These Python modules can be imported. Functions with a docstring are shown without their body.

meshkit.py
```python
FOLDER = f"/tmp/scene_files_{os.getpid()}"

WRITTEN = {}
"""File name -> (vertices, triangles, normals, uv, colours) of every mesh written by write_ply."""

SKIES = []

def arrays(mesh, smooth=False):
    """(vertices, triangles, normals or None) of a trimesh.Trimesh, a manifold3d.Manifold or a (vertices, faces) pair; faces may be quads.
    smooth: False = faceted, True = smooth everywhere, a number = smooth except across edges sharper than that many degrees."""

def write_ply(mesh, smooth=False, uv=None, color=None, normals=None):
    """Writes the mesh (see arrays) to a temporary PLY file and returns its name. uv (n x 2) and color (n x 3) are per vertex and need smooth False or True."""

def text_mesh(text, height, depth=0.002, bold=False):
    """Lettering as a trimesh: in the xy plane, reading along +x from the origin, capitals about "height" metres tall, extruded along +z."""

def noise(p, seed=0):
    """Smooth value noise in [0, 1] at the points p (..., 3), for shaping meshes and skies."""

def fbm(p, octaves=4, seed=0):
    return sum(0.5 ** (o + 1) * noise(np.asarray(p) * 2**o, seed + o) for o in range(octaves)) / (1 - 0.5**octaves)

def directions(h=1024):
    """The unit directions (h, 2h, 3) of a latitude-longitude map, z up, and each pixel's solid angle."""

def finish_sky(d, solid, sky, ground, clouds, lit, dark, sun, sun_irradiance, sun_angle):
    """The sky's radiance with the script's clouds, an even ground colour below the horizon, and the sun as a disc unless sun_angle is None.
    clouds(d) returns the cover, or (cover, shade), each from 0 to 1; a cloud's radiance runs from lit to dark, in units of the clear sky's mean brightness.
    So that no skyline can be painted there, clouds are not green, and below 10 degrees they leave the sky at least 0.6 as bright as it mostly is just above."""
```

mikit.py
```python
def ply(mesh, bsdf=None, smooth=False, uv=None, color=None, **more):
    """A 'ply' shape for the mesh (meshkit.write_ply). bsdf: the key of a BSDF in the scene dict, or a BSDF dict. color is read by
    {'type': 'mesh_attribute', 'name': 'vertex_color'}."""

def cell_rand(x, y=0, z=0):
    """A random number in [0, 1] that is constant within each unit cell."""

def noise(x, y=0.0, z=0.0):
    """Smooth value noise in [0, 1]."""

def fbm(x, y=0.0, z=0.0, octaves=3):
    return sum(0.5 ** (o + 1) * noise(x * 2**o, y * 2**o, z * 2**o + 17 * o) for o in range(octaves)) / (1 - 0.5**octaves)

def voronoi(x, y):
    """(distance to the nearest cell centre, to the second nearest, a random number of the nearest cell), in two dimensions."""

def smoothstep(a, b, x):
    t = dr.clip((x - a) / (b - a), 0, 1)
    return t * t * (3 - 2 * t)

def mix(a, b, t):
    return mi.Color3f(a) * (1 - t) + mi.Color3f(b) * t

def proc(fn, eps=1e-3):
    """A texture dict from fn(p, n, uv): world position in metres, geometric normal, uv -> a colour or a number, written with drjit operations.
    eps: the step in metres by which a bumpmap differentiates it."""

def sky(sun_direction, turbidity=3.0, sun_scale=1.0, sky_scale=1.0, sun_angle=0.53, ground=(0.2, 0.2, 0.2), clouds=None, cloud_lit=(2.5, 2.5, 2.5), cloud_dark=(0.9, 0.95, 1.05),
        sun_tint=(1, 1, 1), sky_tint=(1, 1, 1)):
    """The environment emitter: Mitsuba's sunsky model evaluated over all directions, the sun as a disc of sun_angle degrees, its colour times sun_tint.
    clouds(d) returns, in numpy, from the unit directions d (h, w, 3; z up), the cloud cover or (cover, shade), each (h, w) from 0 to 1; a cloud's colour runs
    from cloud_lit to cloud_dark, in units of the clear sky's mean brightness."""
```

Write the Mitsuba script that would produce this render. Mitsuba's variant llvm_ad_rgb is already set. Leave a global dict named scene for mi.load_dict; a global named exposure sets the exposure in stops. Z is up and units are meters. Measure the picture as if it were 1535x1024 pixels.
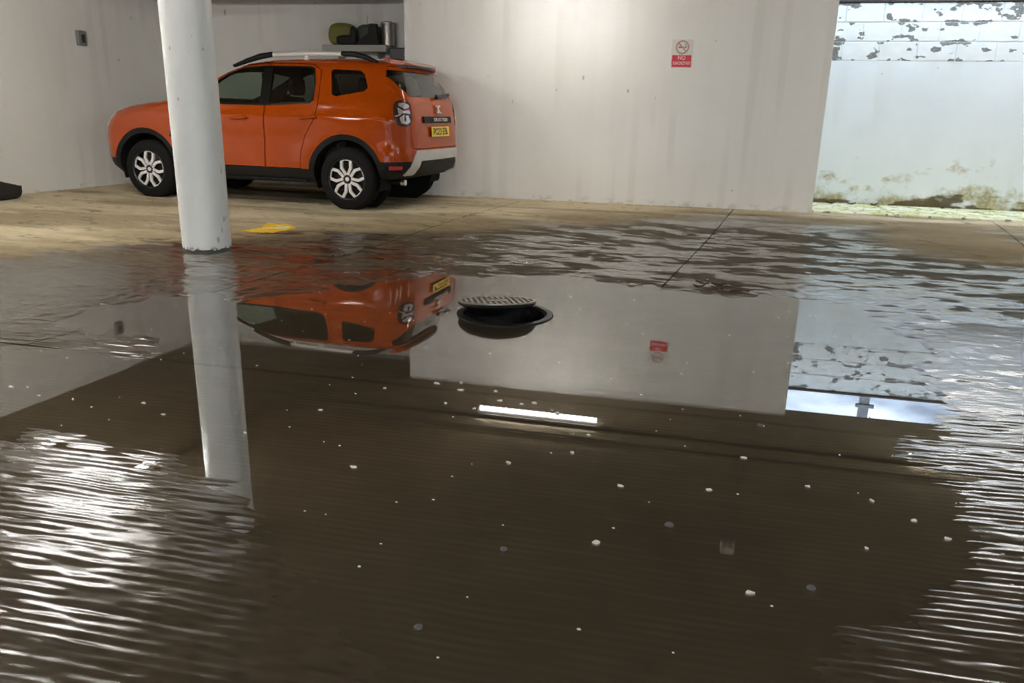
import math, random, numpy as np, trimesh, mitsuba as mi, drjit as dr, mikit, meshkit
import manifold3d as m3
from shapely.geometry import Polygon, Point, LineString, box as sbox
from shapely import contains_xy
import shapely
from scipy.ndimage import map_coordinates
from scipy.interpolate import PchipInterpolator
from mikit import proc, noise, fbm, smoothstep, mix, cell_rand
T = mi.ScalarTransform4f
random.seed(7)
rng = np.random.default_rng(7)
scene, labels = {}, {}

# ------------------------------------------------------------------ camera, sky, exposure
F_PX, PITCH, ROLL, YAW, EYE = 1149.96, 0.28914, 0.022964, -0.22687, 1.1354
Fw = np.array([math.sin(YAW) * math.cos(PITCH), math.cos(YAW) * math.cos(PITCH), -math.sin(PITCH)])
Rt0 = np.array([math.cos(YAW), -math.sin(YAW), 0.0])
Up0 = np.cross(Rt0, Fw)
Up = -math.sin(ROLL) * Rt0 + math.cos(ROLL) * Up0
scene['camera'] = {'type': 'perspective', 'fov_axis': 'x', 'fov': math.degrees(2 * math.atan(1535 / 2 / F_PX)), 'near_clip': 0.05, 'far_clip': 200.0,
                   'to_world': T().look_at(origin=[0, 0, EYE], target=[float(v) for v in (Fw + [0, 0, EYE])], up=[float(v) for v in Up])}
exposure = 0.0
TUBE_RADIANCE = 360.0

def clouds(d):
    p = d * np.array([3.0, 3.0, 7.0])
    c = meshkit.fbm(p, 4, 3)
    dim = 1 - (1 + 2 * d[..., 2]) / 3                            # an overcast sky is about three times brighter overhead than at the horizon
    return np.clip((c - 0.22) * 4.0, 0, 1), np.clip(1.75 * dim + (meshkit.fbm(p * 4.3, 4, 9) - 0.5) * 1.3, 0, 1)

scene['sky'] = mikit.sky([0.25, -0.45, 0.62], turbidity=4.0, sun_scale=0.0, sky_scale=22.0, ground=(0.25, 0.25, 0.24), clouds=clouds,
                         cloud_lit=(1.8, 2.15, 2.65), cloud_dark=(0.10, 0.16, 0.26))

# ------------------------------------------------------------------ helpers
def lab(key, label=None, category=None, group=None, kind=None):
    labels[key] = {k: v for k, v in dict(label=label, category=category, group=group, kind=kind).items() if v}

def numbered(key):
    if key not in scene and not any(k.startswith(key + '__') for k in scene):
        return key
    n = 1
    while f'{key}_{n:03d}' in scene or any(k.startswith(f'{key}_{n:03d}__') for k in scene):
        n += 1
    return f'{key}_{n:03d}'

def add(key, mesh, bsdf, smooth=False, **more):
    key = numbered(key)
    scene[key] = mikit.ply(mesh, bsdf, smooth=smooth, **more)
    return key

def cat(*ms):
    return trimesh.util.concatenate(list(ms))

def man(tm):
    return m3.Manifold(m3.Mesh(np.asarray(tm.vertices, np.float32), np.asarray(tm.faces, np.uint32)))

def tri(man_):
    m = man_.to_mesh()
    return trimesh.Trimesh(np.array(m.vert_properties[:, :3]), np.array(m.tri_verts), process=False)

def rbox(x0, x1, y0, y1, z0, z1, r=0.0):
    if r <= 0:
        m = trimesh.creation.box(extents=(x1 - x0, y1 - y0, z1 - z0))
        m.apply_translation(((x0 + x1) / 2, (y0 + y1) / 2, (z0 + z1) / 2))
        return m
    a = np.array([[x, y, z] for x in (x0, x1) for y in (y0, y1) for z in (z0, z1)], float)
    c = np.array([(x0 + x1) / 2, (y0 + y1) / 2, (z0 + z1) / 2])
    pts = []
    for p in a:
        s = np.sign(p - c)
        for k in range(3):
            q = p - s * r
            q[k] = p[k]
            pts.append(q)
    return trimesh.convex.convex_hull(np.array(pts))

def cyl(p0, p1, r, n=24):
    return trimesh.creation.cylinder(radius=r, segment=np.array([p0, p1], float), sections=n)

def tube(path, r, n=10):
    path = np.asarray(path, float)
    return cat(*[cyl(path[i], path[i + 1], r, n) for i in range(len(path) - 1)], *[trimesh.creation.icosphere(1, r).apply_translation(p) for p in path[1:-1]])

def lathe(profile, n=48):
    return trimesh.creation.revolve(np.asarray(profile, float), sections=n)

def extr(poly, h):
    return cat(*[trimesh.creation.extrude_polygon(g, h, engine='earcut') for g in getattr(poly, 'geoms', [poly])])

def frame(m, ex, ey, ez, o):
    M = np.eye(4)
    M[:3, 0], M[:3, 1], M[:3, 2], M[:3, 3] = ex, ey, ez, o
    m = m.copy()
    m.apply_transform(M)
    return m

def fine(poly, edge, zf=None, skirt=0.0):
    """A polygon triangulated with edges up to 'edge', lifted to zf(x, y), with an optional skirt downwards."""
    v, f = trimesh.creation.triangulate_polygon(poly, engine='earcut')
    v = np.c_[v, np.zeros(len(v))]
    v, f = trimesh.remesh.subdivide_to_size(v, f, edge, max_iter=14)
    m = trimesh.Trimesh(v, f, process=True)
    m.merge_vertices()
    if m.face_normals[:, 2].mean() < 0:
        m.invert()
    v = m.vertices.copy()
    if zf is not None:
        v[:, 2] = zf(v[:, 0], v[:, 1])
    top = trimesh.Trimesh(v, m.faces, process=False)
    if skirt:
        e = m.edges[trimesh.grouping.group_rows(m.edges_sorted, require_count=1)]
        n = len(e)
        w = np.vstack([v[e[:, 0]], v[e[:, 1]], v[e[:, 0]] - [0, 0, skirt], v[e[:, 1]] - [0, 0, skirt]])
        i = np.arange(n)
        g = np.vstack([np.c_[i, i + 2 * n, i + n], np.c_[i + n, i + 2 * n, i + 3 * n]])
        top = cat(top, trimesh.Trimesh(w, g, process=False))
    return top

# ------------------------------------------------------------------ materials
def two(b):
    return {'type': 'twosided', 'b': b}

def P(name, color, rough=0.5, metal=0.0, spec=0.5, **kw):
    scene[name] = two({'type': 'principled', 'base_color': {'type': 'rgb', 'value': list(color)} if not isinstance(color, dict) else color,
                       'roughness': rough, 'metallic': metal, 'specular': spec, **kw})
    return name

def D(name, color):
    scene[name] = two({'type': 'diffuse', 'reflectance': {'type': 'rgb', 'value': list(color)} if not isinstance(color, dict) else color})
    return name

def wall_color(p, n, uv):
    h = p.x + p.y                                              # run along the wall
    plank = noise(dr.floor(h * 5.0) * 1.7, 3.0)                # faint formwork board marks
    c = mi.Color3f(0.80, 0.79, 0.76) * (0.965 + 0.03 * plank + 0.05 * fbm(h * 1.5, p.z * 1.1, 2.0))
    drip = smoothstep(0.62, 0.8, noise(h * 9.0, p.z * 0.5, 4.0)) * smoothstep(0.35, 0.75, noise(h * 2.0, p.z * 1.2, 8.0))
    c = mix(c, mi.Color3f(0.52, 0.49, 0.44), drip * 0.16)
    scuff = smoothstep(0.87, 0.92, fbm(h * 9.0, p.z * 7.0, 1.0))
    c = mix(c, mi.Color3f(0.25, 0.24, 0.22), scuff * 0.6)
    splash = smoothstep(0.55, 0.75, fbm(h * 11.0, p.z * 16.0, 5.0)) * smoothstep(0.16, 0.08, p.z)
    return mix(c, mi.Color3f(0.30, 0.26, 0.19), splash * 0.3)
D('wall_paint', proc(wall_color))

def outer_wall_color(p, n, uv):
    c = mi.Color3f(0.78, 0.835, 0.86) * (0.94 + 0.09 * fbm(p.x * 2.0, p.z * 2.0, 2.0))
    streak = smoothstep(0.66, 0.8, noise(p.x * 8.0 + p.z * 0.6, p.z * 0.35, 1.0)) * smoothstep(0.3, 0.7, noise(p.x * 1.1, p.z * 1.5, 6.0))
    c = mix(c, mi.Color3f(0.55, 0.53, 0.42), streak * 0.14)
    g = fbm(p.x * 5.0, p.z * 7.0, 3.0, 4)
    lichen = smoothstep(-0.18, 0.20, g - 0.43 - (p.z - 0.10) * 0.85 + 0.12 * (noise(p.x * 50.0, p.z * 60.0) - 0.5))          # algae and dirt creeping up from the kerb, in patches
    c = mix(c, mi.Color3f(0.40, 0.36, 0.20) * (0.7 + 0.6 * noise(p.x * 40.0, p.z * 40.0)), lichen * 0.9)
    mud = smoothstep(0.0, 0.12, fbm(p.x * 2.6, p.z * 8.0, 7.0, 4) - 0.49 - (p.z - 0.09) * 1.3)
    c = mix(c, mi.Color3f(0.10, 0.075, 0.04), mud * 0.9)
    speck = smoothstep(0.90, 0.94, fbm(p.x * 14.0, p.z * 14.0, 9.0))
    return mix(c, mi.Color3f(0.2, 0.2, 0.18), speck * 0.6)
D('outer_wall_paint', proc(outer_wall_color))

def block_color(p, n, uv):
    c = mi.Color3f(0.78, 0.82, 0.81) * (0.90 + 0.14 * fbm(p.x * 7.0, p.z * 9.0, 2.0))
    t = (p.z - 1.866) / 0.2263
    joint = dr.abs(t - dr.round(t))                             # flakes start from the bed joints
    k = fbm(p.x * 7.0, p.z * 13.0, 6.0, 4) + 0.05 * smoothstep(2.4, 4.2, p.x) + 0.13 * smoothstep(0.30, 0.02, joint)
    peel = smoothstep(0.70, 0.715, k + 0.06 * noise(p.x * 45.0, p.z * 50.0))
    return mix(c, mi.Color3f(0.19, 0.20, 0.19) * (0.8 + 0.5 * noise(p.x * 60.0, p.z * 60.0)), peel)
D('block_paint', proc(block_color))
D('mortar', (0.74, 0.78, 0.77))

def kerb_color(p, n, uv):
    g = fbm(p.x * 6.0, p.y * 8.0, 1.0)
    c = mix(mi.Color3f(0.88, 0.87, 0.66), mi.Color3f(0.66, 0.68, 0.36), smoothstep(0.40, 0.68, g))
    return mix(c, mi.Color3f(0.14, 0.13, 0.07), smoothstep(0.62, 0.72, fbm(p.x * 17.0, p.y * 17.0, 5.0)) * 0.8)
D('kerb_algae', proc(kerb_color))

def ceiling_color(p, n, uv):
    c = mi.Color3f(0.21, 0.18, 0.135) * (0.75 + 0.5 * fbm(p.x * 1.3, p.y * 1.3, 1.0))
    return mix(c, mi.Color3f(0.15, 0.13, 0.10), smoothstep(0.58, 0.7, fbm(p.x * 3.0, p.y * 0.9, 6.0)) * 0.6)
D('ceiling_concrete', proc(ceiling_color))

def column_color(p, n, uv):
    a = dr.atan2(p.y - 5.551, p.x + 3.883)
    c = mi.Color3f(0.78, 0.80, 0.79) * (0.95 + 0.08 * fbm(a * 2.0, p.z * 3.0, 1.0))
    dent = smoothstep(0.80, 0.87, fbm(a * 4.0, p.z * 11.0, 3.0))
    c = mix(c, mi.Color3f(0.38, 0.39, 0.37), dent * 0.7)
    chip = smoothstep(0.62, 0.70, fbm(a * 9.0, p.z * 22.0, 8.0)) * smoothstep(0.06, 0.02, p.z)
    return mix(c, mi.Color3f(0.16, 0.17, 0.15), chip)
P('column_paint', proc(column_color), 0.42)

# wet floor --------------------------------------------------------------
WET = [(-5.8, 4.1), (-5.07, 5.07), (-4.69, 5.68), (-4.18, 6.29), (-3.51, 6.82), (-2.19, 7.36), (-0.96, 8.27), (0.09, 9.0), (0.7, 9.25), (1.5, 9.0), (6.5, 8.9), (6.5, -3.0), (-6.5, -3.0)]
WET_X, WET_Y = zip(*WET)
def sd_poly(x, y, pts):
    d, s = mi.Float(1e9), mi.Bool(False)
    for (x0, y0), (x1, y1) in zip(pts, pts[1:] + pts[:1]):
        ex, ey = x1 - x0, y1 - y0
        wx, wy = x - x0, y - y0
        t = dr.clip((wx * ex + wy * ey) / (ex * ex + ey * ey), 0, 1)
        d = dr.minimum(d, dr.square(wx - ex * t) + dr.square(wy - ey * t))
        c = ((y0 > y) != (y1 > y)) if False else ((mi.Float(y0) > y) ^ (mi.Float(y1) > y))
        xi = x0 + ex * (y - y0) / (ey if abs(ey) > 1e-9 else 1e-9)
        s = s ^ (c & (x < xi))
    d = dr.sqrt(d)
    return dr.select(s, d, -d)

def wetness(p, n, uv):
    d = sd_poly(p.x, p.y, WET)
    k = fbm(p.x * 1.1, p.y * 4.0, 2.0, 4)
    w = smoothstep(-0.35, 0.55, d + 1.5 * (k - 0.5))
    # towards the back the film of water breaks over the higher spots, which are only damp
    w = w * (1 - 0.9 * smoothstep(0.46, 0.56, 0.55 * fbm(p.x * 2.4, p.y * 6.0, 12.0, 3) + 0.45 * fbm(p.x * 7.0, p.y * 19.0, 3.0, 3)) * smoothstep(4.0, 5.4, p.y) * smoothstep(8.9, 8.3, p.y))
    # the damp tan patch by the right-hand joint dries in streaks
    e = dr.square((p.x - 2.55) / 1.0) + dr.square((p.y - 8.0) / 1.15)
    return w * (1 - 0.93 * smoothstep(1.25, 0.45, e + 1.9 * (fbm(p.x * 1.2, p.y * 6.0, 6.0, 4) - 0.5)))

def dry_color(p, n, uv):
    s = fbm(p.x * 0.8, p.y * 3.0, 3.0, 4)
    c = mix(mi.Color3f(0.33, 0.27, 0.175), mi.Color3f(0.58, 0.495, 0.345), smoothstep(0.35, 0.65, s))
    c = c * (0.86 + 0.28 * fbm(p.x * 14.0, p.y * 30.0, 1.0))
    d = sd_poly(p.x, p.y, WET)
    damp = smoothstep(-0.9, 0.1, d + 1.2 * (fbm(p.x * 1.5, p.y * 5.0, 8.0) - 0.5))
    c = mix(c, mi.Color3f(0.26, 0.20, 0.12) * (0.8 + 0.4 * s), damp * 0.85)
    c = mix(c, mi.Color3f(0.105, 0.085, 0.058) * (0.7 + 0.6 * noise(p.x * 22.0, p.y * 40.0)), smoothstep(0.0, 0.5, d) * smoothstep(0.45, 0.75, dr.sqrt(dr.square((p.x - 2.55) / 1.3) + dr.square((p.y - 8.0) / 1.5))))
    return mix(c, mi.Color3f(0.10, 0.09, 0.06), smoothstep(0.70, 0.78, fbm(p.x * 6.0, p.y * 12.0, 5.0)) * 0.5)
scene['floor_dry'] = {'type': 'diffuse', 'reflectance': proc(dry_color)}

def wet_color(p, n, uv):
    s = fbm(p.x * 1.2, p.y * 5.0, 3.0, 4)
    c = mix(mi.Color3f(0.040, 0.032, 0.023), mi.Color3f(0.075, 0.060, 0.043), s)
    return c * (0.75 + 0.5 * noise(p.x * 25.0, p.y * 70.0))

scene['film_mirror'] = {'type': 'roughconductor', 'material': 'none', 'alpha': 0.05, 'specular_reflectance': {'type': 'rgb', 'value': [0.97, 0.97, 0.96]}}
scene['film_bed'] = {'type': 'roughplastic', 'diffuse_reflectance': proc(wet_color), 'int_ior': 2.6, 'alpha': 0.035, 'nonlinear': False}
scene['floor_wet'] = {'type': 'blendbsdf', 'weight': 0.16, 'bed': {'type': 'ref', 'id': 'film_bed'}, 'sheen': {'type': 'ref', 'id': 'film_mirror'}}
scene['floor_concrete'] = two({'type': 'blendbsdf', 'weight': proc(wetness), 'dry': {'type': 'ref', 'id': 'floor_dry'}, 'wet': {'type': 'ref', 'id': 'floor_wet'}})

def puddle_bed(p, n, uv):
    s = fbm(p.x * 1.5, p.y * 2.5, 3.0, 4)
    c = mix(mi.Color3f(0.022, 0.017, 0.012), mi.Color3f(0.042, 0.034, 0.023), s)
    groove = 0.5 + 0.5 * dr.sin(2 * math.pi * 34.0 * (p.y - 0.02 * p.x + 0.012 * noise(p.x * 5.0, p.y * 4.0)))
    c = c * (0.84 + 0.30 * groove * noise(p.x * 8.0, p.y * 34.0))
    j = dr.minimum(dr.abs(p.y - 2.93 - 0.01 * noise(p.x * 12.0)), 9.0)
    return mix(c, mi.Color3f(0.02, 0.016, 0.011), smoothstep(0.020, 0.008, j))
scene['puddle_bed_seen'] = {'type': 'plastic', 'diffuse_reflectance': proc(puddle_bed), 'int_ior': 3.4, 'nonlinear': False}
scene['puddle_mirror'] = {'type': 'conductor', 'material': 'none', 'specular_reflectance': {'type': 'rgb', 'value': [0.97, 0.97, 0.95]}}
scene['puddle_water'] = {'type': 'blendbsdf', 'weight': 0.16, 'bed': {'type': 'ref', 'id': 'puddle_bed_seen'}, 'sheen': {'type': 'ref', 'id': 'puddle_mirror'}}

P('box_drab', (0.30, 0.29, 0.24), 0.6)
P('batten_white', (0.75, 0.75, 0.72), 0.4)
P('galvanised', (0.06, 0.055, 0.045), 0.6, 0.0, 0.2)
P('steel_grey', (0.30, 0.31, 0.31), 0.45, 0.3)
P('cast_iron', (0.045, 0.042, 0.040), 0.38, 0.5)
P('wet_iron', (0.010, 0.010, 0.010), 0.5, 0.0, 0.3)
P('iron_rib', (0.36, 0.33, 0.28), 0.30, 0.7)
P('black_plastic', (0.028, 0.029, 0.030), 0.55)
P('shelf_board', (0.42, 0.42, 0.40), 0.6)

# ------------------------------------------------------------------ setting
CEIL = 2.577
FW_Y, REC_Y, EXT_Y, SLAB_Y = 9.905, 10.79, 11.02, 10.166
def left_x(y):                                                   # the left wall runs slightly askew
    return -8.04 + (y - 7.066) * 0.0846

def floor_z(x, y):
    """The falls of the floor: nearly level about the puddle, rising to the walls."""
    x, y = np.asarray(x, float), np.asarray(y, float)
    k = np.clip((x + 1.5) / 1.8, 0, 1)
    y0, y1 = 5.7 + 1.6 * k, 8.3 + 1.5 * k
    t = np.clip((y - y0) / (y1 - y0), 0, 1)
    u = np.clip((-4.6 - x) / 2.6, 0, 1) * np.clip((y - 3.4) / 3.0, 0, 1)
    return np.maximum(0.058 * t * t * (3 - 2 * t), 0.055 * u * u * (3 - 2 * u))

MH = (-1.03, 4.26)                                             # the open gully
hole = Point(MH).buffer(0.245, 32)
wl = left_x(-8.0)
room = Polygon([(left_x(-7.5), -7.5), (7.6, -7.5), (7.6, 10.30), (1.45, 10.30), (1.45, 10.0), (-3.7, 10.0), (-3.7, 10.9), (left_x(10.9), 10.9)]).difference(hole)
def jx(x8):
    return LineString([(x8 + 0.142 * (y - 8.6), y) for y in (2.94, 12.0)])
joints = [jx(0.297), jx(3.16), jx(-2.30), LineString([(-10, 2.93), (9, 2.95)])]
PUD = [(-3.3, 2.85), (-2.83, 2.92), (-2.44, 2.93), (-2.42, 3.02), (-2.65, 3.24), (-2.99, 3.2), (-3.27, 3.35), (-3.3, 3.65), (-3.15, 3.99), (-2.97, 4.13), (-2.7, 4.03), (-2.54, 4.19), (-2.36, 4.45), (-2.09, 4.8), (-1.81, 5.09),
       (-1.28, 5.33), (-0.87, 5.52), (-0.58, 5.38), (-0.13, 5.17), (0.31, 5.26), (0.7, 5.31), (1.09, 5.15), (1.18, 4.68), (1.18, 4.14), (1.08, 3.68), (1.08, 3.41), (1.04, 3.1), (0.84, 2.94), (0.78, 2.76), (0.9, 2.61), (0.88, 2.4),
       (0.85, 2.22), (0.83, 2.04), (0.78, 1.94), (0.65, 1.8), (0.52, 1.72), (0.4, 1.62), (0.36, 1.52), (0.33, 1.39), (0.2, 1.1), (-0.40, 1.05), (-0.7, 1.32), (-0.87, 1.49), (-1.07, 1.67), (-1.27, 1.86), (-1.48, 1.97), (-1.71, 2.04),
       (-2.04, 2.08), (-2.48, 2.07), (-3.3, 2.10)]
PUDP = Polygon(PUD).buffer(0)

def relief(x, y):
    """Brushed ridges along x, broken up, with broader unevenness: metres above or below the mean surface."""
    q = lambda fx, fy, c: np.stack([x * fx, y * fy, np.full_like(x, c)], -1)
    yy = y - 0.02 * x + 0.014 * meshkit.noise(q(5.0, 4.0, 0.5), 1)
    row = yy * 32.0
    g = np.sin(2 * np.pi * row) * (0.15 + 0.85 * meshkit.noise(np.stack([x * 8.0, np.floor(row) * 3.1, x * 0], -1), 2))
    return 0.0010 * g + 0.0050 * (meshkit.noise(q(14.0, 44.0, 1.5), 3) - 0.5) + 0.0060 * (meshkit.noise(q(6.0, 18.0, 3.5), 4) - 0.5) + 0.0035 * (meshkit.fbm(q(1.6, 5.0, 8.5), 3, 5) - 0.5) + np.clip((y - 3.6) / 1.6, 0, 1) * (0.013 * (meshkit.fbm(q(3.2, 8.5, 2.5), 4, 8) - 0.5) + 0.004 * (meshkit.noise(q(9.0, 11.0, 5.5), 6) - 0.5)) + np.clip((y - 2.8) / 0.8, 0, 1) * 0.0090 * (meshkit.noise(q(21.0, 14.0, 7.5), 9) - 0.5)

def floor_h(x, y):
    d = shapely.distance(PUDP.boundary, shapely.points(x, y)) * np.where(contains_xy(PUDP, x, y), 1, -1)
    out = np.clip(-d / 0.25, 0, 1)
    far = np.clip((y - 3.2) / 2.0, 0, 1)
    base = np.where(d > 0, -0.016 * np.clip(d / 0.35, 0, 1), (0.0056 - 0.0012 * far + 0.002 * np.clip(x - 1.2, 0, 1)) * out)
    amp = 1.0 - 0.93 * np.clip((y - 8.3) / 0.8, 0, 1)
    return base + relief(x, y) * amp + floor_z(x, y)

def clip_grid(xs, ys, field, zf):
    """The grid xs by ys where field(X, Y) > 0, cut exactly along its zero line, lifted to zf(X, Y)."""
    X, Y = np.meshgrid(xs, ys)
    gv = field(X, Y).ravel()
    V = np.c_[X.ravel(), Y.ravel(), np.asarray(zf(X, Y)).ravel()]
    ny, nx = X.shape
    idx = np.arange(nx * ny).reshape(ny, nx)
    a, b, c, e = idx[:-1, :-1].ravel(), idx[:-1, 1:].ravel(), idx[1:, 1:].ravel(), idx[1:, :-1].ravel()
    tr = np.vstack([np.c_[a, b, c], np.c_[a, c, e]])
    s = gv[tr] > 0
    n = s.sum(1)
    out = [V[tr[n == 3]]]
    for want, flip in ((1, False), (2, True)):
        tt = tr[n == want]
        ss = s[n == want] if not flip else ~s[n == want]
        r = np.argmax(ss, 1)
        i0, i1, i2 = (tt[np.arange(len(tt)), (r + k) % 3] for k in range(3))
        def cross(i, j):
            return V[i] + (V[j] - V[i]) * (gv[i] / (gv[i] - gv[j]))[:, None]
        p1, p2 = cross(i0, i1), cross(i0, i2)
        if not flip:
            out.append(np.stack([V[i0], p1, p2], 1))
        else:
            out += [np.stack([p1, V[i1], V[i2]], 1), np.stack([p1, V[i2], p2], 1)]
    q = np.vstack(out).reshape(-1, 3)
    m = trimesh.Trimesh(q, np.arange(len(q)).reshape(-1, 3), process=False)
    m.merge_vertices(digits_vertex=5)
    return m

def signed(pg):
    return lambda X, Y: shapely.distance(pg.boundary, shapely.points(X, Y)) * np.where(contains_xy(pg, X, Y), 1, -1)
A = np.arange
GXS = np.concatenate([A(-8.8, -6.0, .12), A(-6.0, -3.6, .03), A(-3.6, 1.9, .013), A(1.9, 4.4, .022), A(4.4, 7.8, .2)])
GYS = np.concatenate([A(-7.6, 0.8, .4), A(0.8, 3.3, .0065), A(3.3, 5.5, .011), A(5.5, 8.8, .018), A(8.8, 10.45, .035)])
cut = room
for j in joints:
    cut = cut.difference(j.buffer(0.005))
for g in sorted(cut.geoms, key=lambda g: (round(g.centroid.y), g.centroid.x)):
    if g.area > 0.05:
        x0, y0, x1, y1 = g.bounds
        add('floor__slab', clip_grid(GXS[(GXS > x0 - .3) & (GXS < x1 + .3)], GYS[(GYS > y0 - .45) & (GYS < y1 + .3)], signed(g), floor_h), 'floor_concrete', smooth=True)
lab('floor', 'wet brushed concrete car park floor cast in slabs', kind='structure')
D('joint_filler', (0.035, 0.03, 0.024))
add('floor__joint_filler', fine(room, 0.8, lambda x, y: floor_z(x, y) - 0.03), 'joint_filler')

add('ceiling__roof_slab', rbox(-9.6, 7.9, -8.0, SLAB_Y, CEIL, CEIL + 0.3), 'ceiling_concrete')
add('ceiling__recess_slab', rbox(-9.6, 1.40, SLAB_Y, 11.05, CEIL + 0.045, CEIL + 0.3), 'ceiling_concrete')
lab('ceiling', 'bare concrete car park ceiling', kind='structure')

def prism(pts, z0, z1):
    return extr(Polygon(pts), z1 - z0).apply_translation((0, 0, z0))
add('wall_front', prism([(-3.79, FW_Y), (1.385, FW_Y), (1.385, SLAB_Y), (1.385, 11.02), (1.20, 11.02), (1.20, SLAB_Y), (-3.55, SLAB_Y), (-3.55, 11.0), (-3.79, 11.0)], -0.05, CEIL + 0.06), 'wall_paint')
lab('wall_front', 'white painted concrete wall with the sign', kind='structure')
add('wall_recess', rbox(-7.9, -3.79, REC_Y, REC_Y + 0.2, -0.05, CEIL + 0.06), 'wall_paint')
lab('wall_recess', 'white painted wall behind the car', kind='structure')
add('wall_left', prism([(left_x(-8.0), -8.0), (left_x(10.9), 10.9), (left_x(10.9) - 0.3, 10.9), (left_x(-8.0) - 0.3, -8.0)], -0.05, CEIL + 0.06), 'wall_paint')
lab('wall_left', 'white painted left wall', kind='structure')
add('wall_right', rbox(7.5, 7.8, -8.0, 10.3, -0.05, CEIL + 0.02), 'wall_paint')
lab('wall_right', 'painted right wall', kind='structure')
add('wall_rear', cat(rbox(-9.6, -3.6, -7.9, -7.6, -0.05, CEIL + 0.02), rbox(5.4, 7.8, -7.9, -7.6, -0.05, CEIL + 0.02), rbox(-3.6, 5.4, -7.9, -7.6, 2.35, CEIL + 0.02)), 'wall_paint')
lab('wall_rear', 'rear wall with the vehicle entrance', kind='structure')
D('yard_tarmac', (0.16, 0.16, 0.16))
add('ground', rbox(-25, 25, -40, -7.45, -0.3, -0.01), 'yard_tarmac')
lab('ground', 'yard outside the entrance', kind='structure')

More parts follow.
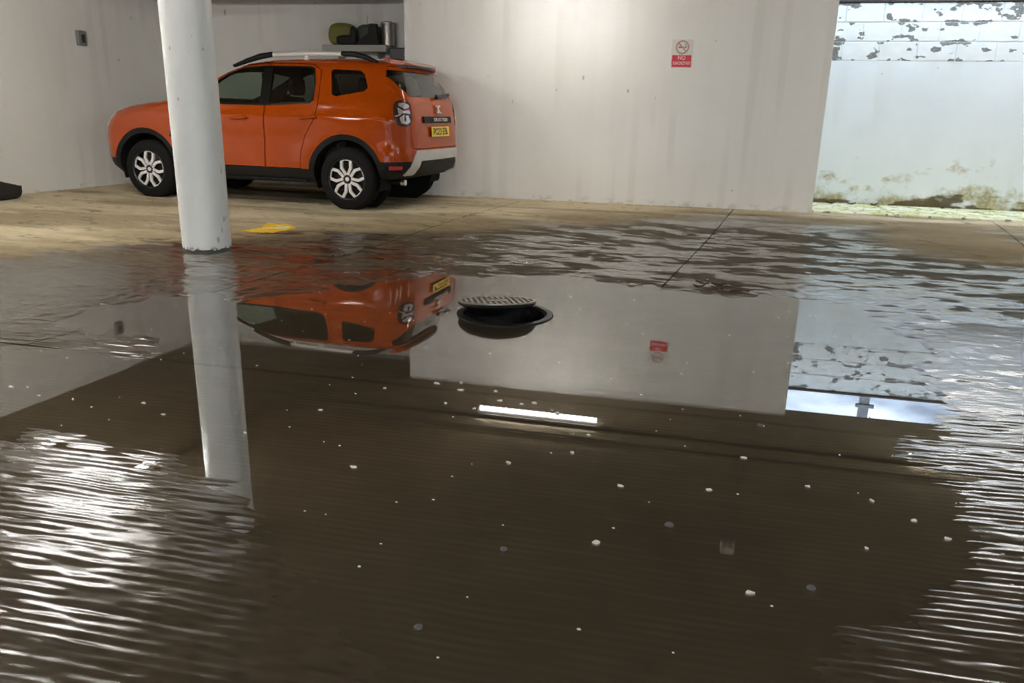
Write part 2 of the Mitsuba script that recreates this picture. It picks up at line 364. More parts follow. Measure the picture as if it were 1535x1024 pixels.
# outer retaining wall in the light well: plain render below, three block courses above
WTOP, BLK0 = 2.545, 1.866
add('wall_outer', rbox(1.20, 7.8, EXT_Y, EXT_Y + 0.25, -0.05, BLK0), 'outer_wall_paint')
lab('wall_outer', 'white rendered retaining wall stained green at its foot', kind='structure')
add('wall_outer__mortar_backing', rbox(1.20, 7.8, EXT_Y + 0.012, EXT_Y + 0.25, BLK0, WTOP - 0.005), 'mortar')
ch = (WTOP - BLK0) / 3
for r in range(3):
    x = 1.20 - (0.22 if r % 2 else 0.0)
    while x < 7.75:
        a, b = max(x + 0.004, 1.20), min(x + 0.436, 7.8)
        if b - a > 0.05:
            dy = rng.uniform(-0.004, 0.003)
            add('wall_outer__block', rbox(a, b, EXT_Y + dy, EXT_Y + 0.1, BLK0 + r * ch + 0.005, BLK0 + (r + 1) * ch - 0.005, 0.006), 'block_paint')
        x += 0.44
add('trim_1', rbox(1.20, 7.8, EXT_Y - 0.02, EXT_Y + 0.27, WTOP, WTOP + 0.03, 0.005), 'cast_iron')
lab('trim_1', 'dark coping along the top of the outer wall', kind='structure')
kerb = []
for i, x in enumerate(np.arange(1.40, 7.6, 0.92)):
    add('trim_2__kerb_stone', rbox(x + 0.004, min(x + 0.916, 7.55), 9.96 + rng.uniform(-.004, .004), EXT_Y, -0.02, 0.086 + rng.uniform(-0.003, 0.003), 0.012), 'kerb_algae')
lab('trim_2', 'yellow green algae covered kerb along the outer wall', kind='structure')
t = 'fence_post'
add(t + '__upright', rbox(2.53, 2.65, EXT_Y + 0.02, EXT_Y + 0.14, WTOP + 0.03, 3.5, 0.01), 'steel_grey')
for z in (2.70, 3.05):
    add(t + '__bracket', rbox(2.47, 2.71, EXT_Y, EXT_Y + 0.05, z, z + 0.05, 0.006), 'steel_grey')
lab(t, 'grey post standing on the coping of the outer wall', 'post')

# ------------------------------------------------------------------ puddle
def water_field(X, Y):
    g = -floor_h(X, Y)
    g = np.minimum(g, np.hypot(X - MH[0], Y - MH[1]) - 0.275)
    return np.minimum(g, np.hypot(X + 3.883, Y - 5.551) - 0.20)
add('puddle', clip_grid(A(-4.6, 2.4, .013), GYS[(GYS > 0.8) & (GYS < 7.6)], water_field, lambda X, Y: X * 0), 'puddle_water')
lab('puddle', 'large still puddle mirroring the wall, column and car', 'puddle')

# ------------------------------------------------------------------ column
add('column__shaft', lathe([(0, -0.05), (0.186, -0.05), (0.188, 0.03), (0.190, 0.05), (0.190, CEIL + 0.01), (0, CEIL + 0.01)], 72).apply_translation((-3.883, 5.551, 0)), 'column_paint', smooth=40)
P('wet_stain', (0.07, 0.075, 0.065), 0.35)
ring = []
for i in range(72):
    a0, a1 = 2 * math.pi * i / 72, 2 * math.pi * (i + 1) / 72
    z0, z1 = (0.018 + 0.016 * meshkit.noise(np.array([[math.cos(a) * 5, math.sin(a) * 5, 1.0]]))[0] for a in (a0, a1))
    v = [(0.1915 * math.cos(a) - 3.883, 0.1915 * math.sin(a) + 5.551, z) for a, z in ((a0, -.01), (a1, -.01), (a1, z1), (a0, z0))]
    ring.append((v, [[0, 1, 2], [0, 2, 3]]))
add('column__tide_band', cat(*[trimesh.Trimesh(v, f, process=False) for v, f in ring]), 'wet_stain', smooth=True)
lab('column', 'white painted round concrete column with scuffs, standing in the puddle edge', 'column')

# ------------------------------------------------------------------ lamps and conduits
scene['tube_glow'] = {'type': 'diffuse', 'reflectance': {'type': 'rgb', 'value': [0.8, 0.8, 0.8]}}
def batten(x0, x1, y, label, gain=1.0, dy=0.0):
    """A fluorescent batten under the ceiling from (x0, y) to (x1, y + dy)."""
    t = numbered('strip_light')
    L = math.hypot(x1 - x0, dy)
    ex = np.array([(x1 - x0) / L, dy / L, 0]); ey = np.array([-ex[1], ex[0], 0])
    def at(m): return frame(m, ex, ey, (0, 0, 1), (x0, y, CEIL - 0.003))
    add(t + '__housing', at(rbox(0, L, -0.03, 0.03, -0.065, 0.0, 0.006)), 'batten_white')
    for s in (0, 1):
        add(t + '__lamp_holder', at(rbox(s * (L - 0.025), s * (L - 0.025) + 0.025, -0.02, 0.02, -0.125, -0.055, 0.004)), 'batten_white')
    more = {'emitter': {'type': 'area', 'radiance': {'type': 'rgb', 'value': [TUBE_RADIANCE * gain, TUBE_RADIANCE * 0.975 * gain, TUBE_RADIANCE * 0.91 * gain]}}} 
    add(t + '__tube', at(cyl((0.026, 0, -0.10), (L - 0.026, 0, -0.10), 0.019, 20)), 'tube_glow', **more)
    lab(t, label, 'strip light')
batten(-2.465, -0.92, 8.85, 'lit fluorescent strip light on the ceiling before the front wall', gain=0.31)
batten(2.588, 4.13, 8.83, 'lit fluorescent strip light on the ceiling nearest the outer wall', gain=0.36)
batten(-5.36, -5.51, 6.36, 'lit fluorescent strip light on the ceiling left of the column', gain=0.9, dy=-1.5)
batten(-5.4, -3.9, 2.45, 'lit fluorescent strip light on the ceiling left of the camera', gain=0.75)
batten(2.6, 4.1, 2.45, 'lit fluorescent strip light on the ceiling right of the camera', gain=0.75)
batten(-3.4, -1.86, -1.2, 'lit fluorescent strip light on the ceiling towards the entrance')
batten(2.2, 3.74, -1.2, 'lit fluorescent strip light on the ceiling towards the right wall')
def conduit(path, r, label):
    add('conduit', tube(path, r, 10), 'galvanised', smooth=40)
for path, r, s in (([(-7.6, 8.78, CEIL - .024), (7.4, 8.78, CEIL - .024)], 0.020, 'long dark conduit running across the ceiling beside the front strip lights'),
                   ([(-5.3, 8.42, CEIL - .017), (7.4, 8.42, CEIL - .017)], 0.013, 'thinner conduit running across the ceiling parallel to the long one'),
                   ([(0.776, 8.395, CEIL - .019), (0.553, 6.40, CEIL - .019)], 0.014, 'short conduit running down the ceiling to the junction box'),
                   ([(-5.155, 8.395, CEIL - .019), (-5.36, 6.40, CEIL - .019)], 0.014, 'short conduit running down the ceiling to the left strip light')):
    k = add('conduit', tube(path, r, 10), 'galvanised', smooth=40)
    lab(k, s, 'conduit')
t = 'junction_box'
add(t + '__case', rbox(0.49, 0.61, 6.28, 6.40, CEIL - 0.07, CEIL, 0.008), 'box_drab')
add(t + '__lid', rbox(0.50, 0.60, 6.29, 6.39, CEIL - 0.078, CEIL - 0.0705, 0.003), 'box_drab')
lab(t, 'small pale junction box on the ceiling at the end of a conduit', 'junction box')

# ------------------------------------------------------------------ sign on the front wall
P('sign_white', (0.68, 0.64, 0.60), 0.4)
P('sign_red', (0.52, 0.025, 0.045), 0.4)
P('sign_faded_red', (0.45, 0.26, 0.24), 0.5)
P('sign_ink', (0.22, 0.17, 0.16), 0.5)
P('sign_letter', (0.80, 0.58, 0.56), 0.5)
sx = np.array([1.0, 0, 0]); sz = np.array([0, 0, 1.0]); sn = np.array([0, -1.0, 0])
def on_wall(m, depth=0.0):                                        # local x, y -> wall x, z; thickness towards the room
    return frame(m, sx, sz, sn, (-0.296, FW_Y - depth, 1.857))
t = 'no_smoking_sign'
add(t + '__board', on_wall(extr(sbox(-0.125, -0.158, 0.125, 0.158), 0.004)), 'sign_white')
c = Point(0.0, 0.072)
add(t + '__ring', on_wall(extr(c.buffer(0.078, 32).difference(c.buffer(0.060, 32)).union(LineString([(-0.045, 0.117), (0.045, 0.027)]).buffer(0.008)), 0.0015), 0.0041), 'sign_faded_red')
add(t + '__cigarette', on_wall(extr(sbox(-0.045, 0.062, 0.02, 0.080).union(sbox(0.026, 0.062, 0.046, 0.080)).union(LineString([(0.04, 0.085), (0.03, 0.10), (0.042, 0.112)]).buffer(0.004)), 0.001), 0.0041), 'sign_ink')
add(t + '__red_panel', on_wall(extr(sbox(-0.113, -0.150, 0.113, -0.016), 0.0015), 0.0041), 'sign_red')
def word(s, h, x, y, w=None):
    m = meshkit.text_mesh(s, h, 0.001, bold=True)
    b = m.bounds
    m.apply_translation((-(b[0, 0] + b[1, 0]) / 2, -b[0, 1], 0))
    if w:
        m.apply_scale((w / (b[1, 0] - b[0, 0]), 1, 1))
    m.apply_translation((x, y, 0))
    return m
add(t + '__lettering', on_wall(cat(word('NO', 0.044, 0.0, -0.070, 0.085), word('SMOKING', 0.034, 0.0, -0.124, 0.200)), 0.0057), 'sign_letter')
lab(t, 'red and white no smoking sign on the front wall', 'sign')

t = 'switch_box'
xw = left_x(8.99)
D('box_grey', (0.20, 0.20, 0.205))
D('box_dark', (0.05, 0.05, 0.05))
add(t + '__case', rbox(xw, xw + 0.05, 8.925, 9.065, 1.85, 2.03, 0.008), 'box_grey')
add(t + '__rocker', rbox(xw + 0.051, xw + 0.062, 8.97, 9.02, 1.885, 1.985, 0.004), 'box_dark')
lab(t, 'grey switch box with a dark rocker on the left wall', 'switch box')

# ------------------------------------------------------------------ shelf with bags in the recess
t = 'wall_shelf'
add(t + '__board', rbox(-5.22, -4.27, 10.45, REC_Y, 1.90, 1.99, 0.006), 'shelf_board')
for x in (-5.05, -4.45):
    add(t + '__bracket', prism([(0, 0), (0.26, 0), (0, -0.22)], 0, 0.03).apply_transform(np.array([[0, 0, 1, x], [-1, 0, 0, REC_Y], [0, 1, 0, 1.90], [0, 0, 0, 1.0]])), 'steel_grey')
lab(t, 'pale grey shelf on the recess wall above the car', 'shelf')
P('olive_cloth', (0.20, 0.19, 0.055), 0.8)
P('grey_green_cloth', (0.085, 0.10, 0.085), 0.8)
P('black_cloth', (0.012, 0.012, 0.013), 0.75)
P('tin_metal', (0.40, 0.37, 0.36), 0.35, 0.85)
P('dark_case', (0.05, 0.05, 0.06), 0.4)
def lumpy(size, pos, seed, power=3.0, amp=0.05):
    s = trimesh.creation.icosphere(4)
    v = s.vertices
    n = np.sum(np.abs(v) ** power, 1) ** (1 / power)
    v = v / n[:, None] * (1 + amp * (meshkit.fbm(v * 2.2 + seed, 3, seed)[:, None] - 0.5) * 2)
    s.vertices = v * np.array(size) / 2 + pos
    return s
zt = 1.991
k = add('olive_bag', lumpy((0.40, 0.20, 0.30), (-5.00, 10.67, zt + 0.148), 3), 'olive_cloth', smooth=True)
lab(k, 'olive yellow soft bag at the left end of the wall shelf', 'bag')
k = add('black_pouch', cat(lumpy((0.27, 0.10, 0.13), (-4.88, 10.51, zt + 0.063), 5), lumpy((0.09, 0.09, 0.24), (-4.765, 10.51, zt + 0.117), 9)), 'black_cloth', smooth=True)
lab(k, 'black pouch lying before the olive bag on the shelf', 'pouch')
k = add('grey_green_bag', lumpy((0.36, 0.18, 0.28), (-4.61, 10.68, zt + 0.138), 7), 'grey_green_cloth', smooth=True)
lab(k, 'dark grey green soft bag in the middle of the wall shelf', 'bag')
tb = extr(Polygon([(-0.17, 0), (-0.12, 0.06), (0.0, 0.12), (0.02, 0.25), (0.10, 0.25), (0.13, 0.0)]).buffer(0.01), 0.08)
k = add('black_holdall', frame(tb, (1, 0, 0), (0, 0, 1), (0, -1, 0), (-4.53, 10.555, zt + 0.011)), 'black_cloth')
lab(k, 'black peaked holdall before the grey green bag on the shelf', 'bag')
t = 'metal_canister'
add(t + '__body', lathe([(0, 0), (0.085, 0), (0.09, 0.006), (0.09, 0.27), (0.086, 0.275), (0, 0.275)], 40).apply_translation((-4.32, 10.66, zt)), 'tin_metal', smooth=40)
add(t + '__lid', lathe([(0, 0.276), (0.093, 0.276), (0.093, 0.30), (0.07, 0.312), (0, 0.314)], 40).apply_translation((-4.32, 10.66, zt)), 'tin_metal', smooth=40)
lab(t, 'round metal canister with a lid at the right end of the shelf', 'canister')
t = 'wall_cabinet'
add(t + '__case', rbox(-4.245, -3.93, 10.52, REC_Y, 1.70, 1.96, 0.01), 'dark_case')
add(t + '__door', rbox(-4.235, -3.94, 10.505, 10.519, 1.71, 1.95, 0.004), 'dark_case')
lab(t, 'dark grey box fixed in the recess corner right of the shelf', 'box')

# black bag by the left wall
bp = lumpy((0.40, 0.56, 0.30), (0, 0, 0), 21, 4.0, 0.03)
v = bp.vertices
v[:, 2] += np.where(v[:, 2] > 0, -0.28 * (v[:, 1] + 0.28) * (v[:, 2] / 0.15), 0)
bp.vertices = v
bp.apply_translation((left_x(7.25) + 0.24, 7.26, float(floor_z(-7.7, 7.26)) + 0.145))
k = add('black_rubbish_bag', bp, 'black_cloth', smooth=True)
lab(k, 'black bag on the floor against the left wall', 'bag')

# yellow floor marking
P('marking_yellow', (0.72, 0.46, 0.03), 0.5)
P('marking_pale', (0.80, 0.72, 0.38), 0.5)
z = float(floor_z(-4.0, 6.65))
def flat(poly, dz):
    return fine(poly, 0.02, lambda x, y: floor_h(x, y) + dz, 0.002)
t = 'floor_marking'
add(t + '__patch', flat(Polygon([(-4.12, 6.40), (-3.80, 6.46), (-3.71, 6.74), (-3.86, 6.88), (-4.12, 6.92), (-4.06, 6.66)]), 0.003), 'marking_yellow')
add(t + '__stroke', flat(Polygon([(-4.02, 6.60), (-3.78, 6.66), (-3.80, 6.78), (-3.98, 6.84), (-3.96, 6.78), (-3.86, 6.72), (-4.00, 6.66)]), 0.0045), 'marking_pale')
lab(t, 'yellow painted marking on the floor behind the column', 'floor marking')

# ------------------------------------------------------------------ gully with its lifted cover
t = 'drain_gully'
def lathe_at(prof, n=48):
    return lathe(prof, n).apply_translation((MH[0], MH[1], 0))
add(t + '__ring', lathe_at([(0.235, -0.06), (0.285, -0.06), (0.285, 0.004), (0.278, 0.008), (0.248, 0.008), (0.244, 0.001), (0.235, -0.004), (0.235, -0.06)], 56), 'wet_iron', smooth=30)
add(t + '__shaft', lathe_at([(0.234, -0.01), (0.234, -0.5), (0.0, -0.5)], 40), 'black_cloth')
lab(t, 'round cast iron gully with a dark open pit in the puddle', 'drain')
t = 'gully_cover'
tilt = math.radians(7.5)
ca, sa = math.cos(tilt), math.sin(tilt)
yaw = math.radians(20)
ux = np.array([math.cos(yaw), math.sin(yaw), 0.0]); uy0 = np.array([-math.sin(yaw), math.cos(yaw), 0.0])
uy = uy0 * ca + np.array([0, 0, -1.0]) * sa; uz = np.cross(ux, uy)
co = np.array([-1.085, 4.285, 0.068])
def cov(m): return frame(m, ux, uy, uz, co)
add(t + '__disc', cov(lathe([(0, -0.028), (0.20, -0.028), (0.225, -0.016), (0.232, -0.004), (0.228, 0.0), (0, 0.0)], 56)), 'cast_iron', smooth=30)
add(t + '__rim', cov(lathe([(0.212, 0.0), (0.228, 0.0), (0.228, 0.006), (0.212, 0.006), (0.212, 0.0)], 56)), 'iron_rib', smooth=30)
for i, xx in enumerate(np.linspace(-0.185, 0.185, 12)):
    hh = math.sqrt(max(0.206 ** 2 - xx ** 2, 0))
    if abs(xx) < 0.06:
        segs = [(-hh, -0.075), (0.075, hh)]
    else:
        segs = [(-hh, hh)]
    for a, b in segs:
        add(t + '__rib', cov(rbox(xx - 0.0095, xx + 0.0095, a, b, 0.0, 0.007, 0.003)), 'iron_rib')
add(t + '__boss', cov(rbox(-0.065, 0.065, -0.045, 0.045, 0.0, 0.006, 0.004)), 'iron_rib')
lab(t, 'round ribbed cast iron cover propped askew on the open gully', 'drain cover')

# ------------------------------------------------------------------ litter
P('paint_flake_white', (0.72, 0.70, 0.64), 0.6)
P('leaf_dark', (0.07, 0.045, 0.025), 0.6)
P('pebble_grey', (0.09, 0.085, 0.08), 0.6)
def flake(x, y, s, mat, name, h=0.004):
    n = 7
    a = np.sort(rng.uniform(0, 2 * math.pi, n))
    r = s * rng.uniform(0.5, 1.0, n)
    pg = Polygon(np.c_[r * np.cos(a) * 1.5, r * np.sin(a)]).buffer(0.001)
    if pg.geom_type != 'Polygon' or pg.area < 1e-7:
        pg = Point(0, 0).buffer(s * 0.7, 3)
    m = extr(pg, h)
    m.apply_translation((x, y, max(0.0005, float(floor_z(x, y)) + 0.0005)))
    return add(name, m, mat)
spots = [(0.32, 2.89), (-1.23, 2.87), (-0.3, 2.61), (-1.04, 2.15), (-1.01, 3.0), (-0.77, 2.99), (0.77, 2.19), (0.26, 2.56), (-0.88, 2.95), (-0.93, 3.02), (-0.70, 2.86), (-0.62, 2.84), (-0.55, 2.90), (-0.45, 2.82), (-0.92, 2.78), (-0.80, 2.74),
         (-2.7, 2.45), (-2.5, 2.40), (-2.35, 2.38), (-2.2, 2.36), (-2.05, 2.42), (-1.9, 2.35), (0.70, 2.28), (0.62, 2.35), (0.55, 2.05), (-0.15, 2.25), (-0.35, 2.45), (0.12, 2.30), (-0.52, 2.32), (0.45, 2.42), (-0.2, 1.9), (0.2, 1.75), (-1.5, 2.3), (-1.35, 2.55)]
for x, y in spots:
    k = flake(x + rng.uniform(-.02, .02), y + rng.uniform(-.02, .02), rng.uniform(0.005, 0.010), 'paint_flake_white', 'paint_flake')
    lab(k, 'tiny pale paint flake lying in the puddle', 'flake', 'paint flakes in the puddle')
fl = []
for i in range(150):
    x, y = rng.uniform(-3, 1.0), rng.uniform(1.2, 5.0)
    s = rng.uniform(0.0015, 0.004)
    m = trimesh.creation.icosphere(0, 1.0)
    m.apply_scale((s * 1.5, s, 0.002))
    m.apply_translation((x, y, 0.001))
    fl.append(m)
k = add('floating_grit', cat(*fl), 'paint_flake_white')
lab(k, 'fine pale grit floating all over the puddle', 'grit', kind='stuff')
for x, y, s, lb in ((0.37, 1.81, 0.010, 'dark pebble in the puddle near its right bank'), (-0.53, 1.41, 0.009, 'dark pebble in the puddle nearest the camera'), (-0.42, 1.78, 0.009, 'dark pebble in the middle of the near puddle'),
                    (0.01, 2.03, 0.011, 'brown pebble in the puddle below the conduit reflection'), (0.32, 2.89, 0.010, 'small dark pebble by the floor joint')):
    m = trimesh.creation.icosphere(2, 1.0)
    m.vertices = m.vertices * (1 + 0.35 * (meshkit.noise(m.vertices * 1.7 + x * 9, 3)[:, None] - 0.5)) * [s * 1.2, s, s * 0.75]
    m.apply_translation((x, y, s * 0.5))
    k = add('pebble', m, 'pebble_grey', smooth=True)
    lab(k, lb, 'pebble')
def leaf(x, y, L, ang, bend):
    u = np.linspace(-1, 1, 9)
    w = np.sqrt(np.maximum(1 - u ** 2, 0)) * 0.42
    v, f = [], []
    for i, (a, b) in enumerate(zip(u, w)):
        z = 0.004 + bend * (a * a) * 0.02
        for s_ in (-1, 0, 1):
            v.append((a * L / 2, s_ * b * L / 2, z + (abs(s_) * bend * 0.012)))
    for i in range(8):
        for j in range(2):
            q = i * 3 + j
            f += [[q, q + 3, q + 1], [q + 1, q + 3, q + 4]]
    m = trimesh.Trimesh(v, f, process=False)
    m.apply_transform(trimesh.transformations.rotation_matrix(ang, (0, 0, 1)))
    m.apply_translation((x, y, max(float(floor_h(np.array([x]), np.array([y]))[0]) + 0.004, 0) if y < 10 else 0.06))
    return m
for i in range(9):
    x, y = 0.10 + 0.30 * (i % 5) / 4 + rng.uniform(-.03, .03), 5.36 + 0.09 * (i // 5) + rng.uniform(-.03, .04)
    k = add('dead_leaf', leaf(x, y, rng.uniform(0.07, 0.11), rng.uniform(-0.5, 0.5), rng.uniform(0.3, 1.0)), 'leaf_dark', smooth=True)
    lab(k, 'dark wet leaf in the small heap at the far puddle edge', 'leaf', 'wet leaves heaped at the puddle edge')
for i, x in enumerate((1.75, 2.0, 2.28, 3.1)):
    k = add('dead_leaf', leaf(x, 10.93, 0.13, 0.3 * i, 1.0).apply_translation((0, 0, 0.022)), 'leaf_dark', smooth=True)
    lab(k, 'brown leaf caught on the kerb at the foot of the outer wall', 'leaf', 'leaves on the kerb')
# ------------------------------------------------------------------ the car (local axes: x forward from the rear axle, y to its left, z up)
CAR_O, CAR_A = np.array([-3.708, 8.877, 0.048]), 0.0706
CF = np.array([-math.cos(CAR_A), math.sin(CAR_A), 0]); CL = np.array([-math.sin(CAR_A), -math.cos(CAR_A), 0])
WB, WR, WZ = 2.673, 0.345, 0.345
PROFILE = [(-0.66, 0.36), (-0.80, 0.42), (-0.845, 0.50), (-0.85, 0.64), (-0.835, 0.70), (-0.83, 0.86), (-0.815, 1.00), (-0.785, 1.16), (-0.75, 1.24), (-0.66, 1.39), (-0.575, 1.53), (-0.50, 1.605),
           (-0.30, 1.628), (0.10, 1.645), (0.60, 1.652), (1.05, 1.640), (1.35, 1.605), (1.60, 1.520), (1.95, 1.340), (2.30, 1.180), (2.36, 1.170), (2.70, 1.150), (3.05, 1.105), (3.28, 1.045), (3.40, 0.96),
           (3.47, 0.85), (3.50, 0.70), (3.49, 0.50), (3.44, 0.38), (3.30, 0.29), (2.90, 0.27), (0.0, 0.28)]
pp = Polygon(PROFILE).buffer(-0.02).buffer(0.02)
GX, GZ, GS = -1.3, 0.0, 0.02
gx, gz = np.arange(GX, 4.0, GS), np.arange(GZ, 2.0, GS)
QX, QZ = np.meshgrid(gx, gz, indexing='ij')
SD = shapely.distance(pp.boundary, shapely.points(QX, QZ)) * np.where(contains_xy(pp, QX, QZ), -1, 1)
WID = PchipInterpolator([0.1, 0.28, 0.36, 0.45, 0.60, 0.75, 0.90, 0.99, 1.05, 1.13, 1.20, 1.50, 1.60, 1.75], [0.78, 0.85, 0.872, 0.882, 0.880, 0.868, 0.880, 0.876, 0.856, 0.838, 0.810, 0.690, 0.640, 0.52])
def sst(a, b, x):
    t = np.clip((x - a) / (b - a), 0, 1)
    return t * t * (3 - 2 * t)
def car_field(p):
    x, y, z = p[..., 0], np.abs(p[..., 1]), p[..., 2]
    x = np.where(x < -0.30, -0.30 + (x + 0.30) / 0.83, x)           # short rear overhang
    u = y / 0.88
    xe = x - (0.05 * u ** 2 + 0.20 * u ** 6) * sst(0.5, -0.5, x) + (0.10 * u ** 2 + 0.20 * u ** 6) * sst(2.2, 3.4, x)
    ze = z + 0.050 * (y / 0.65) ** 2 * sst(1.15, 1.5, z) + 0.055 * u ** 3 * sst(2.1, 2.6, x) * sst(0.75, 0.95, z)
    s = map_coordinates(SD, [(xe - GX) / GS, (ze - GZ) / GS], order=1, mode='nearest')
    w = WID(z) - 0.09 * np.clip((x - 2.9) / 0.6, 0, None) ** 2 - 0.06 * np.clip((-0.30 - x) / 0.5, 0, None) ** 2 - 0.03 * sst(0.6, -0.4, x) * sst(1.1, 1.3, z)
    for cx, amp in ((0.0, 0.030), (WB, 0.026)):
        r = np.hypot((x - cx) * 0.86, z - WZ - 0.03)
        w = w + amp * np.exp(-((r - 0.46) / 0.13) ** 2) * sst(0.35, 0.55, z)
    w = w + 0.014 * sst(0.75, 0.1, x) * sst(0.86, 0.98, z) * sst(1.13, 1.02, z)         # rear haunch
    a, b, r = s, y - w, 0.075
    return np.minimum(np.maximum(a, b) + r, 0) + np.hypot(np.maximum(a + r, 0), np.maximum(b + r, 0)) - r

def nets(fn, lo, hi, h, iso=0.0):
    """Surface nets of fn = iso, its vertices moved onto the surface."""
    ax = [np.arange(l, u + h, h) for l, u in zip(lo, hi)]
    G = np.stack(np.meshgrid(*ax, indexing='ij'), -1)
    f = fn(G) - iso
    s = f < 0
    n = f.shape
    c = sum(s[i:n[0] - 1 + i, j:n[1] - 1 + j, k:n[2] - 1 + k].astype(int) for i in (0, 1) for j in (0, 1) for k in (0, 1))
    act = (c > 0) & (c < 8)
    ident = -np.ones(act.shape, int)
    ident[act] = np.arange(act.sum())
    base = np.argwhere(act)
    acc, cnt = np.zeros((len(base), 3)), np.zeros(len(base))
    faces = []
    E0 = np.eye(3, dtype=int)
    for d in range(3):
        e, g = E0[(d + 1) % 3], E0[(d + 2) % 3]
        for o in (0 * e, e, g, e + g):
            i0 = base + o
            i1 = i0 + E0[d]
            f0, f1 = f[tuple(i0.T)], f[tuple(i1.T)]
            cr = (f0 < 0) != (f1 < 0)
            t = np.where(cr, f0 / np.where(cr, f0 - f1, 1), 0)
            acc += np.where(cr[:, None], i0 + t[:, None] * E0[d], 0)
            cnt += cr
        sl0 = [slice(None)] * 3; sl1 = [slice(None)] * 3
        sl0[d], sl1[d] = slice(0, n[d] - 1), slice(1, n[d])
        a, b = s[tuple(sl0)], s[tuple(sl1)]
        idx = np.argwhere(a != b)
        ok = (idx[:, (d + 1) % 3] > 0) & (idx[:, (d + 2) % 3] > 0)
        idx = idx[ok]
        inside = a[tuple(idx.T)]
        q = np.stack([ident[tuple((idx - k).T)] for k in (0 * e, e, e + g, g)], 1)
        q = np.where(inside[:, None], q, q[:, ::-1])
        faces.append(q)
    v = np.array(lo) + acc / cnt[:, None] * h
    for _ in range(3):
        f0 = fn(v) - iso
        gr = np.stack([(fn(v + 1e-3 * E0[k]) - fn(v - 1e-3 * E0[k])) / 2e-3 for k in range(3)], -1)
        v = v - np.clip(f0 / np.maximum((gr ** 2).sum(-1), 0.2), -0.6 * h, 0.6 * h)[:, None] * gr
    q = np.vstack(faces)
    return trimesh.Trimesh(v, np.vstack([q[:, [0, 1, 2]], q[:, [0, 2, 3]]]), process=False)

LO, HI = (-1.0, -1.03, 0.18), (3.62, 1.03, 1.76)
def level(iso, h=0.022):
    return man(nets(car_field, LO, HI, h, iso))
OUT = level(0.0, 0.020)
SKIN = level(-0.030, 0.03)
PANE = level(-0.007, 0.022)

def prism_xz(pts, y0=-1.2, y1=1.2, grow=0.0, rnd=0.0):
    pg = Polygon(pts) if not hasattr(pts, 'geom_type') else pts
    if rnd: pg = pg.buffer(-rnd).buffer(rnd, 6)
    if grow: pg = pg.buffer(grow, join_style=1)
    m = extr(pg, y1 - y0)                                        # local z -> -y
    return man(frame(m, (1, 0, 0), (0, 0, 1), (0, -1, 0), (0, y1, 0)))
def prism_yz(pts, x0, x1, grow=0.0, rnd=0.0):
    pg = Polygon(pts) if not hasattr(pts, 'geom_type') else pts
    if rnd: pg = pg.buffer(-rnd).buffer(rnd, 6)
    if grow: pg = pg.buffer(grow)
    return man(frame(extr(pg, x1 - x0), (0, 1, 0), (0, 0, 1), (1, 0, 0), (x0, 0, 0)))
def prism_xy(pts, z0, z1, grow=0.0):
    pg = Polygon(pts)
    if grow: pg = pg.buffer(grow)
    return man(extr(pg, z1 - z0).apply_translation((0, 0, z0)))
def ycyl(x, z, r, y0, y1, n=64):
    return man(cyl((x, y0, z), (x, y1, z), r, n))

WIN_F = [(1.93, 1.145), (1.74, 1.31), (1.56, 1.43), (1.36, 1.505), (1.10, 1.522), (1.085, 1.135)]
WIN_R = [(0.965, 1.137), (0.975, 1.522), (0.50, 1.515), (0.455, 1.49), (0.425, 1.35), (0.425, 1.19), (0.45, 1.165)]
WIN_Q = [(0.245, 1.508), (-0.10, 1.496), (-0.165, 1.455), (-0.225, 1.315), (-0.185, 1.280), (0.150, 1.222), (0.195, 1.245)]
WIN_B = [(-0.56, 1.235), (0.56, 1.235), (0.66, 1.32), (0.70, 1.505), (-0.70, 1.505), (-0.66, 1.32)]
WIN_S = [(-0.74, 1.19), (0.74, 1.19), (0.60, 1.56), (-0.60, 1.56)]
BOX_REAR, BOX_FRONT = (-1.1, -0.405), (1.55, 2.6)

def car_clad_line():
    return Polygon([(-1.2, 0.56), (-0.40, 0.548), (0.0, 0.44), (2.2, 0.435), (WB, 0.435), (3.08, 0.47), (3.7, 0.45), (3.7, 0.0), (-1.2, 0.0)])
cavity = SKIN ^ man(rbox(-0.62, 2.20, -1, 1, 0.52, 1.8))
body = OUT - cavity
wells = m3.Manifold()
for cx in (0.0, WB):
    for s in (-1, 1):
        wells = wells + ycyl(cx, WZ + 0.02, 0.405, *((0.56, 1.1) if s > 0 else (-1.1, -0.56)))
shell = body - wells
cutters = prism_xz(WIN_F, rnd=0.02) + prism_xz(WIN_R, rnd=0.02) + prism_xz(WIN_Q, rnd=0.03) + prism_yz(WIN_B, *BOX_REAR, rnd=0.03) + prism_yz(WIN_S, *BOX_FRONT, rnd=0.04)
shell = shell - cutters
lining = (SKIN ^ man(rbox(-0.62, 2.20, -1, 1, 0.52, 1.8))) - (level(-0.038, 0.03) ^ man(rbox(-0.60, 2.18, -1, 1, 0.54, 1.8))) - cutters - wells
# black cladding below, and the wheel-arch trims
cladding_zone = prism_xz(car_clad_line())
for cx in (0.0, WB):
    cladding_zone = cladding_zone + ycyl(cx, WZ + 0.015, 0.470, -1.2, 1.2)
clad = shell ^ cladding_zone
paint = shell - cladding_zone
# black surround of the side windows
surround_poly = Polygon([(2.00, 1.118), (1.76, 1.325), (1.57, 1.45), (1.37, 1.522), (1.08, 1.542), (0.50, 1.536), (0.44, 1.515), (0.405, 1.36), (0.403, 1.18), (0.44, 1.142), (1.0, 1.112)])
surround_zone = prism_xz(surround_poly)
surround = paint ^ surround_zone
paint = paint - surround_zone
screen_zone = prism_yz(WIN_S, *BOX_FRONT, rnd=0.04, grow=0.022)
screen_surround = paint ^ screen_zone
paint = paint - screen_zone
